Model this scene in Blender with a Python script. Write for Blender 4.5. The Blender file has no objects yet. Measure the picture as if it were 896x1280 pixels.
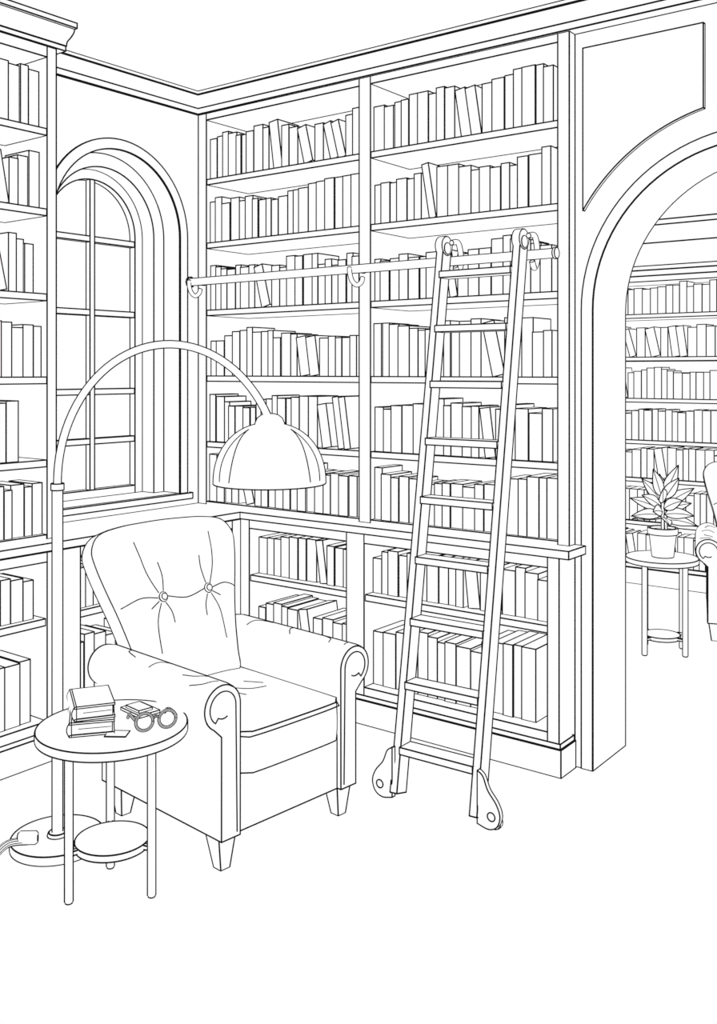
import bpy, bmesh, math, random
from mathutils import Vector, Matrix
from mathutils.bvhtree import BVHTree
from mathutils.geometry import intersect_ray_tri
random.seed(11)
sc = bpy.context.scene
V = Vector
EYE = V((3.758, -3.562, 1.6))
PEN = 0.00074
CK = 1.4

# ------------------------------------------------------------ materials
def flat(name, col):
    m = bpy.data.materials.new(name); m.use_nodes = True
    nt = m.node_tree; nt.nodes.clear()
    o = nt.nodes.new('ShaderNodeOutputMaterial'); e = nt.nodes.new('ShaderNodeEmission')
    e.inputs[0].default_value = (*col, 1); e.inputs[1].default_value = 1.0
    nt.links.new(e.outputs[0], o.inputs[0])
    try: m.cycles.emission_sampling = 'NONE'
    except Exception: pass
    return m
PAPER = flat('white_paper', (1, 1, 1))
INK = flat('black_ink', (0.008, 0.008, 0.008))

# ------------------------------------------------------------ sketch builder
class Sk:
    def __init__(s, M=None, k=1.0):
        s.v = []; s.f = []; s.m = []; s.M = M or Matrix.Identity(4); s.tris = []; s.k = k
    def raw(s, vs, fs, mi):
        b = len(s.v); s.v += [tuple(p) for p in vs]
        for f in fs:
            s.f.append(tuple(b+i for i in f)); s.m.append(mi)
    def seg(s, a, b, k=1.0):      # world coordinates
        d = b-a
        L = d.length
        if L < 2e-5: return
        d /= L
        up = V((0, 0, 1)) if abs(d.z) < .9 else V((1, 0, 0))
        u = d.cross(up).normalized(); w = d.cross(u)
        vs = []
        for p, sg in ((a, -1), (b, 1)):
            r = PEN*k*s.k*(p-EYE).length
            q = p + d*sg*r*.45
            for i in range(6):
                t = i*math.pi/3
                vs.append(q+u*(r*math.cos(t))+w*(r*math.sin(t)))
        fs = [(i, (i+1) % 6, 6+(i+1) % 6, 6+i) for i in range(6)]
        fs += [(5, 4, 3, 2, 1, 0), (6, 7, 8, 9, 10, 11)]
        s.raw(vs, fs, 1)
    def line(s, pts, closed=False, k=1.0, world=False):
        P = [V(p) if world else s.M @ V(p) for p in pts]
        for i in range(len(P)-1): s.seg(P[i], P[i+1], k)
        if closed: s.seg(P[-1], P[0], k)
    def box(s, x0, x1, y0, y1, z0, z1, M=None, ink=True, k=1.0):
        T = s.M @ M if M is not None else s.M
        vs = [T @ V((x, y, z)) for x in (x0, x1) for y in (y0, y1) for z in (z0, z1)]
        s.raw(vs, [(0, 1, 3, 2), (4, 6, 7, 5), (0, 4, 5, 1), (2, 3, 7, 6), (0, 2, 6, 4), (1, 5, 7, 3)], 0)
        if ink:
            for a, b in ((0, 1), (2, 3), (4, 5), (6, 7), (0, 2), (1, 3), (4, 6), (5, 7), (0, 4), (1, 5), (2, 6), (3, 7)):
                s.seg(vs[a], vs[b], k)
    def solid(s, vs, fs, M=None, crease=32, ink=True, contour=True, k=1.0):
        T = s.M @ M if M is not None else s.M
        bm = bmesh.new()
        bv = [bm.verts.new(T @ V(p)) for p in vs]
        for f in fs:
            try: bm.faces.new([bv[i] for i in f])
            except ValueError: pass
        bmesh.ops.remove_doubles(bm, verts=bm.verts, dist=1e-6)
        bmesh.ops.recalc_face_normals(bm, faces=bm.faces)
        bm.normal_update(); bm.verts.index_update(); bm.faces.index_update()
        P = [v.co.copy() for v in bm.verts]
        s.raw(P, [[v.index for v in f.verts] for f in bm.faces], 0)
        ca = math.radians(crease)
        if ink:
            for e in bm.edges:
                if len(e.link_faces) != 2 or e.calc_face_angle(0) > ca:
                    s.seg(e.verts[0].co, e.verts[1].co, k)
        cc = math.cos(ca)
        if contour and ink:
            for f in bm.faces:
                cs = []
                for v in f.verts:
                    n = V((0, 0, 0))
                    for g in v.link_faces:
                        if g.normal.dot(f.normal) >= cc: n += g.normal*g.calc_area()
                    cs.append((v.co, n.dot(EYE-v.co)))
                if all(c[1] >= 0 for c in cs) or all(c[1] < 0 for c in cs): continue
                for i in range(1, len(cs)-1):
                    t = (cs[0], cs[i], cs[i+1]); q = []
                    for j in range(3):
                        a, b = t[j], t[(j+1) % 3]
                        if (a[1] >= 0) != (b[1] >= 0):
                            q.append(a[0].lerp(b[0], a[1]/(a[1]-b[1])))
                    if len(q) == 2: s.seg(q[0], q[1], k*CK)
        t = bm.copy(); bmesh.ops.triangulate(t, faces=t.faces); t.verts.index_update()
        s.tris.append(([v.co.copy() for v in t.verts], [[v.index for v in f.verts] for f in t.faces]))
        t.free(); bm.free()
        return len(s.tris)-1
    def cut(s, i, j):     # ink the line where two solids meet
        A, B = s.tris[i], s.tris[j]
        ta = BVHTree.FromPolygons(*A); tb = BVHTree.FromPolygons(*B)
        for fa, fb in ta.overlap(tb):
            pa = [A[0][q] for q in A[1][fa]]; pb = [B[0][q] for q in B[1][fb]]
            hits = []
            for X, Y in ((pa, pb), (pb, pa)):
                for q in range(3):
                    o, e = X[q], X[(q+1) % 3]; d = e-o; L = d.length
                    if L < 1e-8: continue
                    h = intersect_ray_tri(Y[0], Y[1], Y[2], d/L, o, True)
                    if h is not None and (h-o).dot(d) >= 0 and (h-o).length <= L: hits.append(h)
            if len(hits) >= 2:
                s.seg(hits[0], max(hits[1:], key=lambda h: (h-hits[0]).length))
    def prism(s, prof, ax, a0, a1, **kw):
        n = len(prof)
        def mk(p, a):
            return {'x': (a, p[0], p[1]), 'y': (p[0], a, p[1]), 'z': (p[0], p[1], a)}[ax]
        vs = [mk(p, a0) for p in prof]+[mk(p, a1) for p in prof]
        fs = [(i, (i+1) % n, n+(i+1) % n, n+i) for i in range(n)]+[tuple(range(n)), tuple(range(n, 2*n))]
        return s.solid(vs, fs, **kw)
    def lathe(s, prof, c, n=40, **kw):   # prof [(r,z)]
        vs = []; fs = []; idx = []
        for r, z in prof:
            if r < 1e-6: idx.append([len(vs)]*n); vs.append((c[0], c[1], c[2]+z))
            else:
                idx.append(list(range(len(vs), len(vs)+n)))
                for i in range(n):
                    a = 2*math.pi*i/n; vs.append((c[0]+r*math.cos(a), c[1]+r*math.sin(a), c[2]+z))
        for q in range(len(prof)-1):
            for i in range(n):
                j = (i+1) % n; f = []
                for x in (idx[q][i], idx[q][j], idx[q+1][j], idx[q+1][i]):
                    if x not in f: f.append(x)
                if len(f) > 2: fs.append(f)
        if prof[0][0] > 1e-6: fs.append(idx[0])
        if prof[-1][0] > 1e-6: fs.append(idx[-1])
        return s.solid(vs, fs, **kw)
    def rod(s, pts, r, n=12, **kw):
        P = [V(p) for p in pts]; m = len(P); vs = []; fs = []
        u = None
        for i in range(m):
            t = (P[min(i+1, m-1)]-P[max(i-1, 0)]).normalized()
            if u is None:
                u = t.cross(V((0, 0, 1)) if abs(t.z) < .9 else V((1, 0, 0))).normalized()
            else: u = (u-t*u.dot(t)).normalized()
            w = t.cross(u)
            rr = r[i] if isinstance(r, (list, tuple)) else r
            for j in range(n):
                a = 2*math.pi*j/n; vs.append(P[i]+u*rr*math.cos(a)+w*rr*math.sin(a))
        for i in range(m-1):
            for j in range(n):
                k = (j+1) % n; fs.append((i*n+j, i*n+k, (i+1)*n+k, (i+1)*n+j))
        fs += [tuple(range(n)), tuple(range((m-1)*n, m*n))]
        return s.solid(vs, fs, **kw)
    def beam(s, p0, p1, xd, wx, wy):
        p0 = V(p0); p1 = V(p1); d = (p1-p0).normalized()
        xd = (V(xd)-d*V(xd).dot(d)).normalized(); yd = d.cross(xd)
        vs = [p+xd*a*wx/2+yd*b*wy/2 for p in (p0, p1) for a, b in ((-1, -1), (1, -1), (1, 1), (-1, 1))]
        return s.solid(vs, [(0, 1, 2, 3), (4, 5, 6, 7), (0, 1, 5, 4), (1, 2, 6, 5), (2, 3, 7, 6), (3, 0, 4, 7)], contour=False)
    def done(s, name, org=None):
        if org is None:
            xs = [min(p[i] for p in s.v) for i in range(3)]; ys = [max(p[i] for p in s.v) for i in range(3)]
            org = ((xs[0]+ys[0])/2, (xs[1]+ys[1])/2, xs[2])
        me = bpy.data.meshes.new(name)
        me.from_pydata([(p[0]-org[0], p[1]-org[1], p[2]-org[2]) for p in s.v], [], s.f)
        me.materials.append(PAPER); me.materials.append(INK)
        me.polygons.foreach_set('material_index', s.m); me.update()
        o = bpy.data.objects.new(name, me); o.location = org
        sc.collection.objects.link(o); return o

def spline(pts, n=6, closed=False):
    P = [V(p) for p in pts]; m = len(P); out = []
    rng = range(m) if closed else range(m-1)
    for i in rng:
        if closed: a, b, c, d = P[(i-1) % m], P[i], P[(i+1) % m], P[(i+2) % m]
        else: a, b, c, d = P[max(i-1, 0)], P[i], P[i+1], P[min(i+2, m-1)]
        for j in range(n):
            t = j/n
            out.append(.5*((2*b)+(c-a)*t+(2*a-5*b+4*c-d)*t*t+(3*b-a-3*c+d)*t**3))
    if not closed: out.append(P[-1])
    return out

def arc(cx, cz, r, a0, a1, n=40):
    return [(cx+r*math.cos(math.radians(a0+(a1-a0)*i/n)), cz+r*math.sin(math.radians(a0+(a1-a0)*i/n))) for i in range(n+1)]

# ------------------------------------------------------------ room shell
CEIL = 3.08
s = Sk(); s.box(-.42, 5.2, -5, 4.2, -.1, 0, ink=False); s.done('floor')
s = Sk(); s.box(-.42, 5.2, -5, 4.2, CEIL, CEIL+.1, ink=False); s.done('ceiling')
s = Sk(); s.box(5.2, 5.3, -5, 4.2, 0, CEIL, ink=False); s.done('wall_right')
s = Sk(); s.box(-.42, 5.2, -5.1, -5, 0, CEIL, ink=False); s.done('wall_front')
s = Sk(); s.box(-.42, 5.2, 4.0, 4.1, 0, CEIL, ink=False)
for z in (2.80, 2.76, 2.62): s.line([(-.08, 3.998, z), (5.2, 3.998, z)])
s.done('wall_far')
s = Sk(); s.box(-.08, 2.058, .42, .465, 0, CEIL, ink=False); s.done('wall_back')

# arch wall
AX, AZ, AR = 2.735, 1.85, .60
s = Sk()
prof = [(2.058, 0), (AX-AR, 0)]+arc(AX, AZ, AR, 180, 0, 48)+[(AX+AR, 0), (5.2, 0), (5.2, CEIL), (2.058, CEIL)]
s.prism(prof, 'y', .13, .465, contour=False)
s.done('wall_arch')
s = Sk()
ro = .648
prof = [(AX-ro, 0), (AX-AR, 0)]+arc(AX, AZ, AR, 180, 0, 48)+[(AX+AR, 0), (AX+ro, 0)]+arc(AX, AZ, ro, 0, 180, 48)
s.prism(prof, 'y', .126, .13, contour=False)
s.done('trim_1')
s = Sk()
for sg in (-1, 1):
    a0 = math.degrees(math.acos(.635/.75)); a1 = math.degrees(math.acos(.156/.75))
    cur = arc(0, 0, .75, a0, a1, 20)
    prof = [(AX+sg*p[0], AZ+p[1]) for p in cur]+[(AX+sg*.156, 2.90), (AX+sg*.635, 2.90)]
    s.prism(prof, 'y', .112, .13, contour=False)
s.done('trim_2')

# left wall with arched window opening
WC, WS, WR = -.443, 2.30, .39
SILL = .965
s = Sk()
s.box(-.42, -.08, -5, .42, 0, SILL, ink=False)
prof = [(-5, SILL), (WC-WR, SILL)]+arc(WC, WS, WR, 180, 0, 40)+[(WC+WR, SILL), (.42, SILL), (.42, CEIL), (-5, CEIL)]
s.prism(prof, 'x', -.42, -.08, ink=False)
s.box(-.42, -.08, .42, 4.2, 0, CEIL, ink=False)
s.line([(-.08, WC-WR, SILL)]+[(-.08, p[0], p[1]) for p in arc(WC, WS, WR, 180, 0, 40)]+[(-.08, WC+WR, SILL)])
s.line([(-.08, WC+WR, SILL), (-.3, WC+WR, SILL)])
s.line([(-.08, .08, .9), (-.08, .08, 3.0)])
s.done('wall_left')
s = Sk()
prof = [(WC-.44, SILL), (WC-WR, SILL)]+arc(WC, WS, WR, 180, 0, 40)+[(WC+WR, SILL), (WC+.44, SILL)]+arc(WC, WS, .44, 0, 180, 40)
s.prism(prof, 'x', -.08, -.073, contour=False)
s.box(-.085, -.055, WC-.46, WC+.46, SILL-.03, SILL)
s.done('trim_3')
# window frame
s = Sk()
def ring(r0, r1, x0, x1, zb):
    prof = [(WC-r1, zb), (WC-r0, zb)]+arc(WC, WS, r0, 180, 0, 40)+[(WC+r0, zb), (WC+r1, zb)]+arc(WC, WS, r1, 0, 180, 40)
    s.prism(prof, 'x', x0, x1, contour=False)
ring(.27, .32, -.33, -.29, SILL)
ring(.32, .388, -.36, -.20, SILL)
s.box(-.33, -.29, WC-.27, WC+.27, SILL, SILL+.04)
s.box(-.325, -.295, WC-.014, WC+.014, SILL+.04, WS+.27)
for z in (2.27, 1.90, 1.50, 1.25):
    s.box(-.325, -.295, WC-.27, WC-.014, z-.014, z+.014)
    s.box(-.325, -.295, WC+.014, WC+.27, z-.014, z+.014)
s.done('window_1')

# crowns
s = Sk()
s.prism([(.13, 2.97), (.065, 2.97), (.065, 3.0), (.038, 3.062), (.030, 3.062), (.030, CEIL), (.13, CEIL)], 'x', -.08, 5.2, crease=20, contour=False)
s.done('trim_4')
s = Sk()
s.prism([(-.08, 2.97), (-.065, 2.97), (-.065, 3.0), (-.038, 3.062), (-.030, 3.062), (-.030, CEIL), (-.08, CEIL)], 'y', -5, .08, crease=20, contour=False)
s.done('trim_5')

# ------------------------------------------------------------ books
def book_row(s, T, length, hmin, hmax, depth=.17, tmin=.034, tmax=.062, lean=.09):
    x = .004; h = random.uniform(hmin, hmax)
    while True:
        w = random.uniform(tmin, tmax)
        if random.random() < .75: h = min(hmax, max(hmin, h+random.uniform(-.022, .026)))
        else: h = random.uniform(hmin, hmax)
        off = random.uniform(0, .012)
        if random.random() < lean and x > .2:
            ph = random.uniform(.1, .28); cnt = random.choice((1, 1, 2))
            x += h*math.sin(ph)
            for _ in range(cnt):
                e = w*math.cos(ph)
                if x+e+.01 > length: return
                R = Matrix.Translation((x, 0, 0)) @ Matrix.Rotation(-ph, 4, 'Y')
                s.box(0, w, off, depth, 0, h, M=T @ R)
                x += w/math.cos(ph)
            x += .002
            continue
        if x+w > length-.003:
            return
        s.box(x, x+w, off, depth, 0, h, M=T)
        x += w
def frame(o, along, into):
    a = V(along); i = V(into)
    return Matrix(((a.x, i.x, 0, o[0]), (a.y, i.y, 0, o[1]), (a.z, i.z, 1, o[2]), (0, 0, 0, 1)))

# ------------------------------------------------------------ main bookcase
SH = [2.620, 2.283, 1.927, 1.579, 1.231]
s = Sk()
s.box(-.078, -.018, .08, .415, .90, 2.97)
s.box(.998, 1.063, .08, .415, .90, 2.97)
s.box(2.006, 2.056, .08, .415, .90, 2.97)
s.box(-.018, .998, .40, .415, .90, 2.945, ink=False)
s.box(1.063, 2.006, .40, .415, .90, 2.945, ink=False)
for a, b in ((-.018, .998), (1.063, 2.006)):
    s.box(a, b, .08, .40, 2.935, 2.97)
    s.box(a, b, .08, .40, .88, .915)
    for z in SH: s.box(a, b, .085, .40, z-.028, z)
# base
s.box(.31, .37, .0, .40, .0, .87)
s.box(.985, 1.086, 0, .40, .0, .87)
s.box(2.0, 2.05, 0, .40, 0, .87)
s.box(.37, 2.0, .38, .40, .12, .87, ink=False)
for a, b in ((.37, .985), (1.086, 2.0)):
    s.box(a, b, 0, .38, .82, .87)
    s.box(a, b, .01, .38, .557, .585)
    s.box(a, b, 0, .38, .125, .165)
s.box(.31, 2.065, -.015, .12, 0, .11)
s.box(.31, 2.058, -.006, .12, .11, .13)
s.done('bookcase', (1, .2, 0))
# shared counter ledge (L shaped)
s = Sk()
s.prism([(-.08, -2.2), (.335, -2.2), (.335, -.03), (2.105, -.03), (2.105, .125), (-.08, .125)], 'z', .868, .90, contour=False)
s.done('trim_6')

s = Sk(k=.9)
for a, b in ((-.018, .998), (1.063, 2.006)):
    for z in SH+[.915]:
        book_row(s, frame((a, .10, z), (1, 0, 0), (0, 1, 0)), b-a, .185, .25)
for a, b in ((.37, .985), (1.086, 2.0)):
    book_row(s, frame((a, .06, .585), (1, 0, 0), (0, 1, 0)), b-a, .16, .205, depth=.22)
    book_row(s, frame((a, .06, .165), (1, 0, 0), (0, 1, 0)), b-a, .22, .30, depth=.24, tmin=.04, tmax=.075)
s.done('shelf_books', (1, .2, 0))

# ------------------------------------------------------------ left bookcase
s = Sk()
s.box(-.075, .24, -1.085, -1.04, .90, 2.965)
s.box(-.075, .24, -2.2, -2.155, .90, 2.965)
s.box(-.075, -.065, -2.155, -1.085, .90, 2.965, ink=False)
s.box(-.065, .24, -2.155, -1.085, 2.92, 2.965)
for z in SH+[.918]: s.box(-.065, .237, -2.155, -1.085, z-.028, z)
pr = [(-.025, 2.965), (.25, 2.965), (.25, 2.985)]+[(p.x, p.y) for p in spline([V((.255, 2.985, 0)), V((.262, 3.003, 0)), V((.285, 3.015, 0)), V((.305, 3.03, 0)), V((.312, 3.045, 0))], 3)]+[(.328, 3.045), (.328, 3.066), (-.025, 3.066)]
s.prism(pr, 'y', -2.25, -1.0, crease=34, contour=False)
# base cabinet
s.box(-.075, .31, -2.2, -2.15, 0, .86)
s.box(-.075, .31, -1.134, -.97, 0, .86)
s.box(-.075, .31, -.06, .0, 0, .86)
s.box(-.075, -.06, -2.15, 0, 0, .86, ink=False)
for a, b in ((-2.15, -1.134), (-.97, -.06)):
    s.box(-.06, .31, a, b, .82, .86)
    s.box(-.06, .30, a, b, .557, .585)
    s.box(-.06, .31, a, b, .125, .165)
s.box(.2, .322, -2.2, -.02, 0, .11)
s.done('bookcase', (.1, -1.1, 0))
s = Sk(k=.9)
for z in SH+[.918]:
    book_row(s, frame((.215, -2.155, z), (0, 1, 0), (-1, 0, 0)), 1.07, .185, .25)
for a, b in ((-2.15, -1.134), (-.97, -.06)):
    book_row(s, frame((.27, a, .585), (0, 1, 0), (-1, 0, 0)), b-a, .16, .205, depth=.22)
    book_row(s, frame((.27, a, .165), (0, 1, 0), (-1, 0, 0)), b-a, .24, .31, depth=.22, tmin=.04, tmax=.075)
s.done('shelf_books', (.1, -1.1, 0))

# ------------------------------------------------------------ far room bookcase
s = Sk(k=.8); FY = 3.6
FS = [2.035, 1.712, 1.40, 1.085, .80, .475, .15]
xs = [-.07, 1.9, 3.9]
s.box(-.07, 3.93, FY+.32, FY+.34, 0, 2.32, ink=False)
for x in xs: s.box(x, x+.04, FY, FY+.32, 0, 2.32)
for i in range(2):
    for z in FS: s.box(xs[i]+.04, xs[i+1], FY+.005, FY+.32, z-.028, z)
    s.box(xs[i]+.04, xs[i+1], FY, FY+.32, 2.28, 2.32)
s.box(-.07, 3.96, FY-.03, FY+.34, 2.32, 2.36)
s.box(-.07, 3.96, FY-.06, FY+.34, 2.36, 2.39)
s.box(-.07, 3.95, FY-.01, FY+.1, 0, .12)
s.done('bookcase', (1.9, 3.8, 0))
s = Sk(k=.68)
for i in range(2):
    for z in FS:
        book_row(s, frame((xs[i]+.04, FY+.03, z), (1, 0, 0), (0, 1, 0)), xs[i+1]-xs[i]-.04, .19, .235, tmin=.04, tmax=.07)
s.done('shelf_books', (1.9, 3.8, 0))

# ------------------------------------------------------------ ladder rail
s = Sk(k=.85); RZ = 2.072
s.rod([(-.05, 0, RZ), (2.03, 0, RZ)], .018)
s.rod([(-.05, 0, RZ), (-.056, 0, RZ), (-.068, 0, RZ)], [.026, .028, .02], crease=60)
s.rod([(2.03, 0, RZ), (2.04, 0, RZ)], .022, n=16)
for x in (-.03, 1.03, 2.0):
    s.rod([(x, .08, RZ), (x, .012, RZ)], .012)
    if x < 1.9: s.rod(spline([(x-.012, -.02, RZ+.005), (x-.006, -.026, RZ-.02), (x+.002, -.02, RZ-.055), (x+.022, -.01, RZ-.075), (x+.04, 0, RZ-.062), (x+.04, .01, RZ-.04)]), .009, k=.8)
s.done('ladder_rail')

# ------------------------------------------------------------ ladder
s = Sk()
B = [V((1.665, -.56, 0.03)), V((2.0, -.55, 0.03))]; Tt = [V((1.548, -.058, 2.13)), V((1.908, -.058, 2.13))]
for i in range(2):
    s.beam(B[i], Tt[i]-V((0, -.004, .02)), (1, .0, 0), .030, .062)
    c = Tt[i]
    s.rod([c+V((-.015, 0, 0)), c+V((.018, 0, 0))], .040, n=28, k=.8)
    s.rod([c+V((.018, 0, -.01)), c+V((.021, 0, -.01))], .024, n=24, k=.6)
    hk = spline([c+V((.028, .02, .015)), c+V((.028, .07, .02)), c+V((.028, .092, -.02)), c+V((.028, .094, -.075)), c+V((.028, .07, -.11)), c+V((.028, .05, -.085))], 5)
    s.rod(hk, .010, k=.7)
    # foot bracket with wheel
    sg = -1 if i == 0 else 1
    b = B[i]
    pts = spline([V((0, .17, 0)), V((.022, .155, 0)), V((.042, .11, 0)), V((.075, .07, 0)), V((.09, .03, 0)), V((.078, -.008, 0)), V((.045, -.024, 0)), V((0, -.015, 0))], 5)
    prof = [(b.x+sg*(p.x+.012), b.z+p.y) for p in pts]
    s.prism(prof, 'y', b.y-.022, b.y-.004, contour=False, k=.9)
    cc = (b.x+sg*.068, b.z+.022)
    s.line([(p[0], b.y-.023, p[1]) for p in arc(cc[0], cc[1], .015, 0, 360, 18)], k=.9)
    s.rod([(cc[0], b.y-.003, cc[1]-.024), (cc[0], b.y+.012, cc[1]-.024)], .026, n=24, k=.8)
for k in range(9):
    z = .185+.2275*k
    t = (z-.03)/2.10
    p = B[0].lerp(Tt[0], t); q = B[1].lerp(Tt[1], t)
    p.x += .014; q.x -= .014
    vs = []
    for e in (p, q):
        for dy, dz in ((-.036, -.013), (.036, -.013), (.036, .013), (-.036, .013)):
            vs.append((e.x, e.y+dy, e.z+dz))
    s.solid(vs, [(0, 1, 2, 3), (4, 5, 6, 7), (0, 1, 5, 4), (1, 2, 6, 5), (2, 3, 7, 6), (3, 0, 4, 7)], contour=False)
s.done('library_ladder')

# ------------------------------------------------------------ armchair
def armchair(cx, cy, ang, k0=1.0):
    M = Matrix.Translation((cx, cy, 0)) @ Matrix.Rotation(math.radians(ang), 4, 'Z')
    s = Sk(M, k=k0); arms = []
    for sg in (-1, 1):
        yc, zc, R = .303, .535, .074
        prof = [(sg*.232, .11), (sg*.229, zc)]
        prof += [(sg*(yc-R*math.cos(math.radians(a))), zc+R*math.sin(math.radians(a))) for a in range(8, 241, 8)]
        prof += [(sg*.308, .44), (sg*.308, .11)]
        secs = [(-.36, .80), (-.35, .93), (-.32, 1), (.31, 1), (.33, .97)]
        n = len(prof); vs = []; fs = []
        for x, sc_ in secs:
            for y, z in prof:
                if z > .3: vs.append((x, sg*yc+(y-sg*yc)*sc_, zc+(z-zc)*sc_))
                else: vs.append((x, y, z))
        for k in range(len(secs)-1):
            for i in range(n):
                j = (i+1) % n; fs.append((k*n+i, k*n+j, (k+1)*n+j, (k+1)*n+i))
        fs += [tuple(range(n)), tuple(range((len(secs)-1)*n, len(secs)*n))]
        arms.append(s.solid(vs, fs, crease=48))
        q = [(.332, sg*.246, .125)]+[(.332, sg*(yc-.052*math.cos(math.radians(a))), zc+.052*math.sin(math.radians(a))) for a in range(0, 236, 9)]
        q += [(.332, sg*(yc-.034*math.cos(math.radians(a))), zc+.034*math.sin(math.radians(a))) for a in range(236, 300, 9)]
        s.line(q, k=.9)
        tb = BVHTree.FromPolygons(*s.tris[arms[-1]])
        for pts in ([(.22, .28), (.20, .31), (.15, .325)], [(.02, .27), (-.01, .30), (-.02, .34)], [(-.22, .26), (-.2, .30), (-.13, .32)], [(.29, .29), (.27, .33), (.22, .35)]):
            w = []
            for p in spline([V((a, sg*b, 0)) for a, b in pts], 5):
                h = tb.ray_cast(M @ V((p.x, p.y, 2)), V((0, 0, -1)))
                if h[0]: w.append(h[0])
            s.line(w, world=True, k=.8)
    # frame
    s.box(-.33, .312, -.23, .23, .11, .30)
    # cushion
    x0, x1, y1, z0, z1 = -.24, .34, .2285, .30, .434
    bm = bmesh.new(); bmesh.ops.create_cube(bm, size=1)
    for v in bm.verts: v.co = V(((x0+x1)/2+v.co.x*(x1-x0), v.co.y*2*y1, (z0+z1)/2+v.co.z*(z1-z0)))
    bmesh.ops.subdivide_edges(bm, edges=bm.edges, cuts=11, use_grid_fill=True)
    for v in bm.verts:
        a = (v.co.x-(x0+x1)/2)/((x1-x0)/2); b = v.co.y/y1; c = (v.co.z-(z0+z1)/2)/((z1-z0)/2)
        nx = v.co.x; nz = v.co.z
        if c > .99: nz += .030*(1-a**4)*(1-b**4)
        if a > .99: nx += .020*(1-b**4)*(1-c*c*.6)
        if a > 0 and abs(b) > .9: nx -= .03*(abs(b)-.9)/.1*a**6
        v.co.x = nx; v.co.z = nz
    bm.verts.index_update()
    cv = [v.co.copy() for v in bm.verts]
    cf = [[v.index for v in f.verts] for f in bm.faces]; bm.free()
    cu = s.solid(cv, cf, crease=48)
    s.line([(x1+.003+.010*(1-(t/10-1)**4)-.03*max(0, (abs(t/10-1)-.9)/.1), y1*(t/10-1), z1-.014) for t in range(21)], k=.9)
    tb = BVHTree.FromPolygons(*s.tris[cu])
    for pts in ([(.02, -.02), (.08, .02), (.10, .08)], [(.05, -.05), (.12, -.03)], [(.0, .06), (.06, .10)]):
        w = []
        for p in spline([V((a, b, 0)) for a, b in pts], 5):
            h = tb.ray_cast(M @ V((p.x, p.y, 2)), V((0, 0, -1)))
            if h[0]: w.append(h[0])
        s.line(w, world=True, k=.8)
    # back
    th = math.radians(20); L = V((-math.sin(th), 0, math.cos(th))); N = V((math.cos(th), 0, math.sin(th)))
    base = V((-.205, 0, .40))
    half = [(.0, .0), (.12, .0), (.21, .02), (.224, .1), (.240, .2), (.268, .32), (.300, .43), (.322, .52), (.325, .58), (.285, .632), (.19, .652), (.09, .658), (0, .66)]
    hp = [V((p[0], p[1], 0)) for p in half]
    loop = hp+[V((-p.x, p.y, 0)) for p in reversed(hp[1:-1])]
    loop = spline(loop, 4, closed=True); n = len(loop); cen = V((0, .34, 0))
    rings = [(.02, .062), (.3, .062), (.6, .056), (.8, .045), (.9, .034), (.96, .020), (.99, .004), (1, -.012), (1, -.055), (.985, -.08), (.94, -.10), (.8, -.11), (.02, -.11)]
    vs = []; fs = []
    for sc_, d in rings:
        for p in loop:
            q = cen+(p-cen)*sc_
            vs.append(base+V((0, 1, 0))*q.x+L*q.y+N*d)
    for k in range(len(rings)-1):
        for i in range(n):
            j = (i+1) % n; fs.append((k*n+i, k*n+j, (k+1)*n+j, (k+1)*n+i))
    fs += [tuple(range(n)), tuple(range((len(rings)-1)*n, len(rings)*n))]
    bk = s.solid(vs, fs, crease=60)
    s.line([base+V((0, 1, 0))*(cen+(p-cen)*.997).x+L*(cen+(p-cen)*.997).y+N*-.004 for p in loop], closed=True, k=.9)
    tb = BVHTree.FromPolygons(*s.tris[bk])
    def tuft(pts, k=.75):
        w = []
        for p in spline([V((a, b, 0)) for a, b in pts], 6):
            o = M @ (base+V((0, 1, 0))*p.x+L*p.y+N*.5)
            h = tb.ray_cast(o, -(M.to_3x3() @ N))
            if h[0]: w.append(h[0])
        s.line(w, world=True, k=k)
    bw = .36
    for sg in (-1, 1):
        bx = sg*.105
        s.lathe([(0, .014), (.012, .010), (.018, .002), (.018, -.004)], (0, 0, 0), n=18, k=.7,
                M=Matrix.Translation(base+V((0, 1, 0))*bx+L*bw+N*.062) @ Matrix.Rotation(math.radians(70), 4, 'Y'))
        tuft([(bx+sg*.015, bw+.018), (bx+sg*.05, bw+.10), (bx+sg*.07, bw+.22)])
        tuft([(bx-sg*.006, bw+.022), (bx-sg*.014, bw+.08), (bx-sg*.008, bw+.13)])
        tuft([(bx+sg*.022, bw+.0), (bx+sg*.09, bw+.01), (bx+sg*.16, bw-.01)])
        tuft([(bx+sg*.012, bw-.022), (bx+sg*.04, bw-.09), (bx+sg*.045, bw-.2)])
        tuft([(bx-sg*.008, bw-.022), (bx-sg*.026, bw-.06), (bx-sg*.03, bw-.10)])
        tuft([(bx+sg*.020, bw-.014), (bx+sg*.055, bw-.035)])
    tuft([(-.084, bw), (0, bw-.018), (.084, bw)])
    for a in arms: s.cut(bk, a); s.cut(cu, a)
    s.cut(bk, cu)
    # legs
    for x, y in ((.275, -.268), (.275, .268), (-.28, -.268), (-.28, .268)):
        vs = [(x+a*.034, y+b*.034, .11) for a, b in ((-1, -1), (1, -1), (1, 1), (-1, 1))]
        vs += [(x+.006*(1 if x > 0 else -1)+a*.018, y+b*.018, 0) for a, b in ((-1, -1), (1, -1), (1, 1), (-1, 1))]
        s.solid(vs, [(0, 1, 2, 3), (4, 5, 6, 7), (0, 1, 5, 4), (1, 2, 6, 5), (2, 3, 7, 6), (3, 0, 4, 7)], contour=False)
    return s.done('armchair', (cx, cy, 0))
armchair(1.244, -1.014, -6.2)
armchair(2.09, 2.72, -72, .8)

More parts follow.
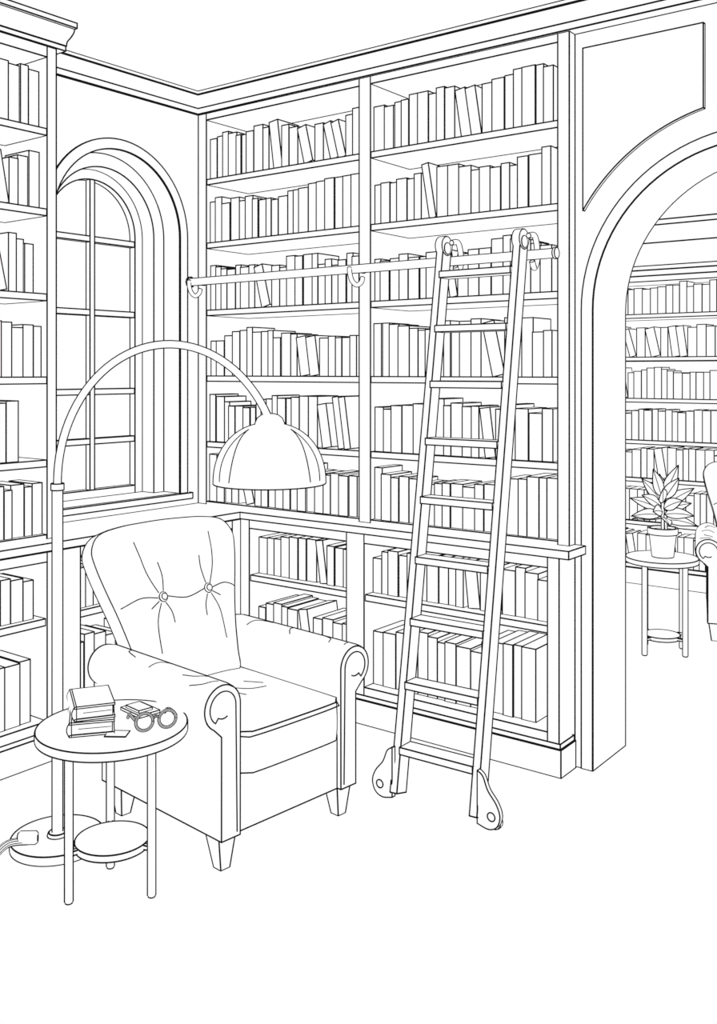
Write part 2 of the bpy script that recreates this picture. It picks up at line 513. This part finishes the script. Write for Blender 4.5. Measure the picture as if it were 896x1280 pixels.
# ------------------------------------------------------------ side tables
def side_table(cx, cy, R, H, lr, legs, rs, zs, rl=.0115, k=1.0):
    s = Sk(k=k)
    s.lathe([(0, H), (R, H), (R, H-.026), (0, H-.026)], (cx, cy, 0), n=80)
    s.lathe([(0, zs), (rs, zs), (rs, zs-.02), (0, zs-.02)], (cx, cy, 0), n=56)
    for a in legs:
        x = cx+lr*math.cos(math.radians(a)); y = cy+lr*math.sin(math.radians(a))
        s.rod([(x, y, 0.002), (x, y, .008), (x, y, H-.026)], [rl*.7, rl, rl], crease=60)
        d = V((math.cos(math.radians(a)), math.sin(math.radians(a)), 0))
        s.beam(V((cx, cy, zs-.01))+d*(rs-.01), V((cx, cy, zs-.01))+d*(lr), (0, 0, 1), .012, .012)
    return s.done('side_table', (cx, cy, 0))
side_table(1.324, -1.613, .228, .510, .137, (253, 19, 144), .113, .160)
side_table(1.755, 1.948, .2, .541, .145, (250, 350, 60, 150), .10, .10, .013, k=.8)

# ------------------------------------------------------------ arc floor lamp
s = Sk(); lx, ly = .94, -1.537
s.lathe([(0, .030), (.152, .030), (.152, 0), (0, 0)], (lx, ly, 0), n=72)
s.lathe([(.032, .030), (.028, .042), (0, .042)], (lx, ly, 0), n=32)
s.rod([(lx, ly, .03), (lx, ly, 1.20)], .0165)
s.rod([(lx, ly, 1.20), (lx, ly, 1.222)], .020, n=20)
dv = V((1.52-lx, -1.118-ly, 0)); D = dv.length; dv.normalize()
a_, b_ = .532*D, .469
pts = []
for i in range(41):
    t = math.radians(180-(180-28.5)*i/40)
    q = V((lx, ly, 1.234))+dv*(a_+a_*math.cos(t)); q.z = 1.225+b_*math.sin(t)
    pts.append(q)
s.rod([V((lx, ly, 1.22))]+pts, .0115, n=14)
e = pts[-1]; sx, sy = e.x+dv.x*.006, e.y+dv.y*.006
zt = 1.428; zb = 1.225; R = .188
def dome(a):
    a = math.radians(a); return (R*math.sin(a)**.92, zb+(zt-zb)*math.cos(a)**.92)
prof = [(0, zt)]+[dome(a) for a in range(5, 87, 5)]+[(R, zb)]
prof += [(R-.006, zb), (R-.01, zb+.015)]+[(dome(a)[0]-.009, dome(a)[1]-.007) for a in (78, 60, 45, 30, 15)]+[(0, zt-.008)]
s.lathe(prof, (sx, sy, 0), n=72, crease=50)
s.lathe([(.050, zt-.014), (.048, zt), (.041, zt+.016), (.028, zt+.026), (.014, zt+.030), (0, zt+.030)], (sx, sy, 0), n=36, crease=50)
for az in (-100, 5, 82, 185):
    for sgn in (-1, 1):
        ln = []
        for a in range(26, 90, 4):
            wd = 9*math.sin(math.radians((a-26)/62*120))
            A = math.radians(az+sgn*wd); r, z = dome(a)
            ln.append((sx+r*math.cos(A), sy+r*math.sin(A), z))
        s.line(ln, k=.9)
# cord
s.rod(spline([(lx-.02, ly-.10, .042), (lx-.05, ly-.16, .045), (lx-.03, ly-.24, .02), (lx+.04, ly-.33, .012), (lx+.15, ly-.45, .012), (lx+.3, ly-.7, .012)], 8), .011, n=10, k=.5)
s.rod([(lx-.045, ly-.12, .052), (lx-.04, ly-.115, .053), (lx-.0, ly-.085, .054), (lx+.004, ly-.08, .054)], [.014, .020, .020, .014], n=14, crease=60, k=.7)
s.done('arc_floor_lamp', (lx, ly, 0))

# ------------------------------------------------------------ table items
def hardback(s, M, L, W, T):
    s.box(0, W, 0, L, 0, .006, M=M); s.box(0, W, 0, L, T-.006, T, M=M)
    s.box(.006, W-.006, .004, L-.006, .006, T-.006, M=M)
    pr = [(0, 0)]+[(-.008*math.sin(math.pi*i/8), T*i/8) for i in range(1, 8)]+[(0, T), (.006, T), (.006, 0)]
    vs = [(p[0], y, p[1]) for y in (0, L) for p in pr]; m = len(pr)
    s.solid(vs, [(i, (i+1) % m, m+(i+1) % m, m+i) for i in range(m)]+[tuple(range(m)), tuple(range(m, 2*m))], M=M, crease=40, contour=False)
    s.line([M @ V((.006+.02, .0035, T*.5)), M @ V((W-.01, .0035, T*.5))], k=.6)
    s.line([M @ V((W-.0055, .012, T*.5)), M @ V((W-.0055, L-.04, T*.5))], k=.6)
def place(x, y, z, a): return Matrix.Translation((x, y, z)) @ Matrix.Rotation(math.radians(a), 4, 'Z')
s = Sk(k=.72)
hardback(s, place(1.315, -1.765, .513, 52), .175, .130, .043)
s.done('hardback_book')
s = Sk(k=.72)
hardback(s, place(1.322, -1.752, .558, 58), .175, .118, .043)
s.done('hardback_book')
s = Sk(k=.75); M = place(1.31, -1.485, .513, -8)
s.box(-.06, .05, -.04, .035, 0, .008, M=M); s.box(-.045, .03, -.03, .02, .008, .016, M=M)
s.done('notebook')
s = Sk(k=.75); M = place(1.405, -1.660, .513, 35)
s.box(-.032, .032, -.024, .024, 0, .0015, M=M)
s.done('paper_card')
s = Sk(place(1.475, -1.570, .513, 62), k=.45)
for c in (-.035, .035):
    s.rod([(c+.026*math.cos(t*math.pi/14), 0, .031+.026*math.sin(t*math.pi/14)) for t in range(29)], .0042, n=8)
s.rod(spline([(-.010, 0, .038), (0, 0, .044), (.010, 0, .038)], 4), .0036, n=8)
for c in (-.061, .061):
    s.rod(spline([(c, 0, .038), (c*1.02, .06, .034), (c*.98, .10, .026), (c*.95, .130, .006)], 5), .0042, n=8)
s.done('eyeglasses')

# ------------------------------------------------------------ plant
s = Sk(k=.72); px, py, pz = 1.76, 1.948, .545
s.lathe([(0, 0), (.058, 0), (.073, .13), (.082, .13), (.082, .165), (.072, .165), (.07, .15), (0, .15)], (px, py, pz), n=40)
def leaf(o, d, L, W, droop):
    d = V(d).normalized()
    g = V((.6+random.uniform(-.3, .3), -.8+random.uniform(-.3, .3), .6))   # leaves turn to the bright room
    side = d.cross(g).normalized()
    mid = []; l = []; r = []
    for i in range(9):
        t = i/8
        p = V(o)+d*L*t+V((0, 0, -droop*t*t))
        w = W*math.sin(math.pi*t**.75)*.5 if 0 < i < 8 else 0.0005
        mid.append(p+V((0, 0, -.002))); l.append(p+side*w); r.append(p-side*w)
    vs = mid+l+r; n = 9; fs = []
    for i in range(8):
        fs.append((i, i+1, n+i+1, n+i)); fs.append((i+1, i, 2*n+i, 2*n+i+1))
    s.solid(vs, fs, crease=80, contour=False)
    s.line(mid, k=.75)
random.seed(5)
for i in range(22):
    a = i*2.4+.5; tier = i/21
    z = pz+.21+.14*tier
    el = .0+1.1*tier**1.4
    leaf((px+.01*math.cos(a), py+.01*math.sin(a), z), (math.cos(a)*math.cos(el), math.sin(a)*math.cos(el), math.sin(el)+.1), random.uniform(.15, .20), .066, .05*(1-tier))
s.rod([(px, py, pz+.15), (px, py, pz+.36)], .007)
s.rod([(px+.02, py, pz+.15), (px+.015, py, pz+.24)], .006)
s.done('potted_plant', (px, py, pz))

# ------------------------------------------------------------ world, camera
w = bpy.data.worlds.new('world'); sc.world = w; w.use_nodes = True
w.node_tree.nodes['Background'].inputs[0].default_value = (1, 1, 1, 1)
w.node_tree.nodes['Background'].inputs[1].default_value = 1
sc.view_settings.view_transform = 'Standard'
sc.view_settings.look = 'None'
cam = bpy.data.cameras.new('camera'); co = bpy.data.objects.new('camera', cam)
sc.collection.objects.link(co); sc.camera = co
co.location = EYE
co.rotation_euler = (math.radians(90), 0, math.atan2(.6046, .7965))
cam.lens = 36*1223/1280; cam.sensor_width = 36; cam.sensor_fit = 'AUTO'
cam.shift_y = -175/1280; cam.clip_start = .05
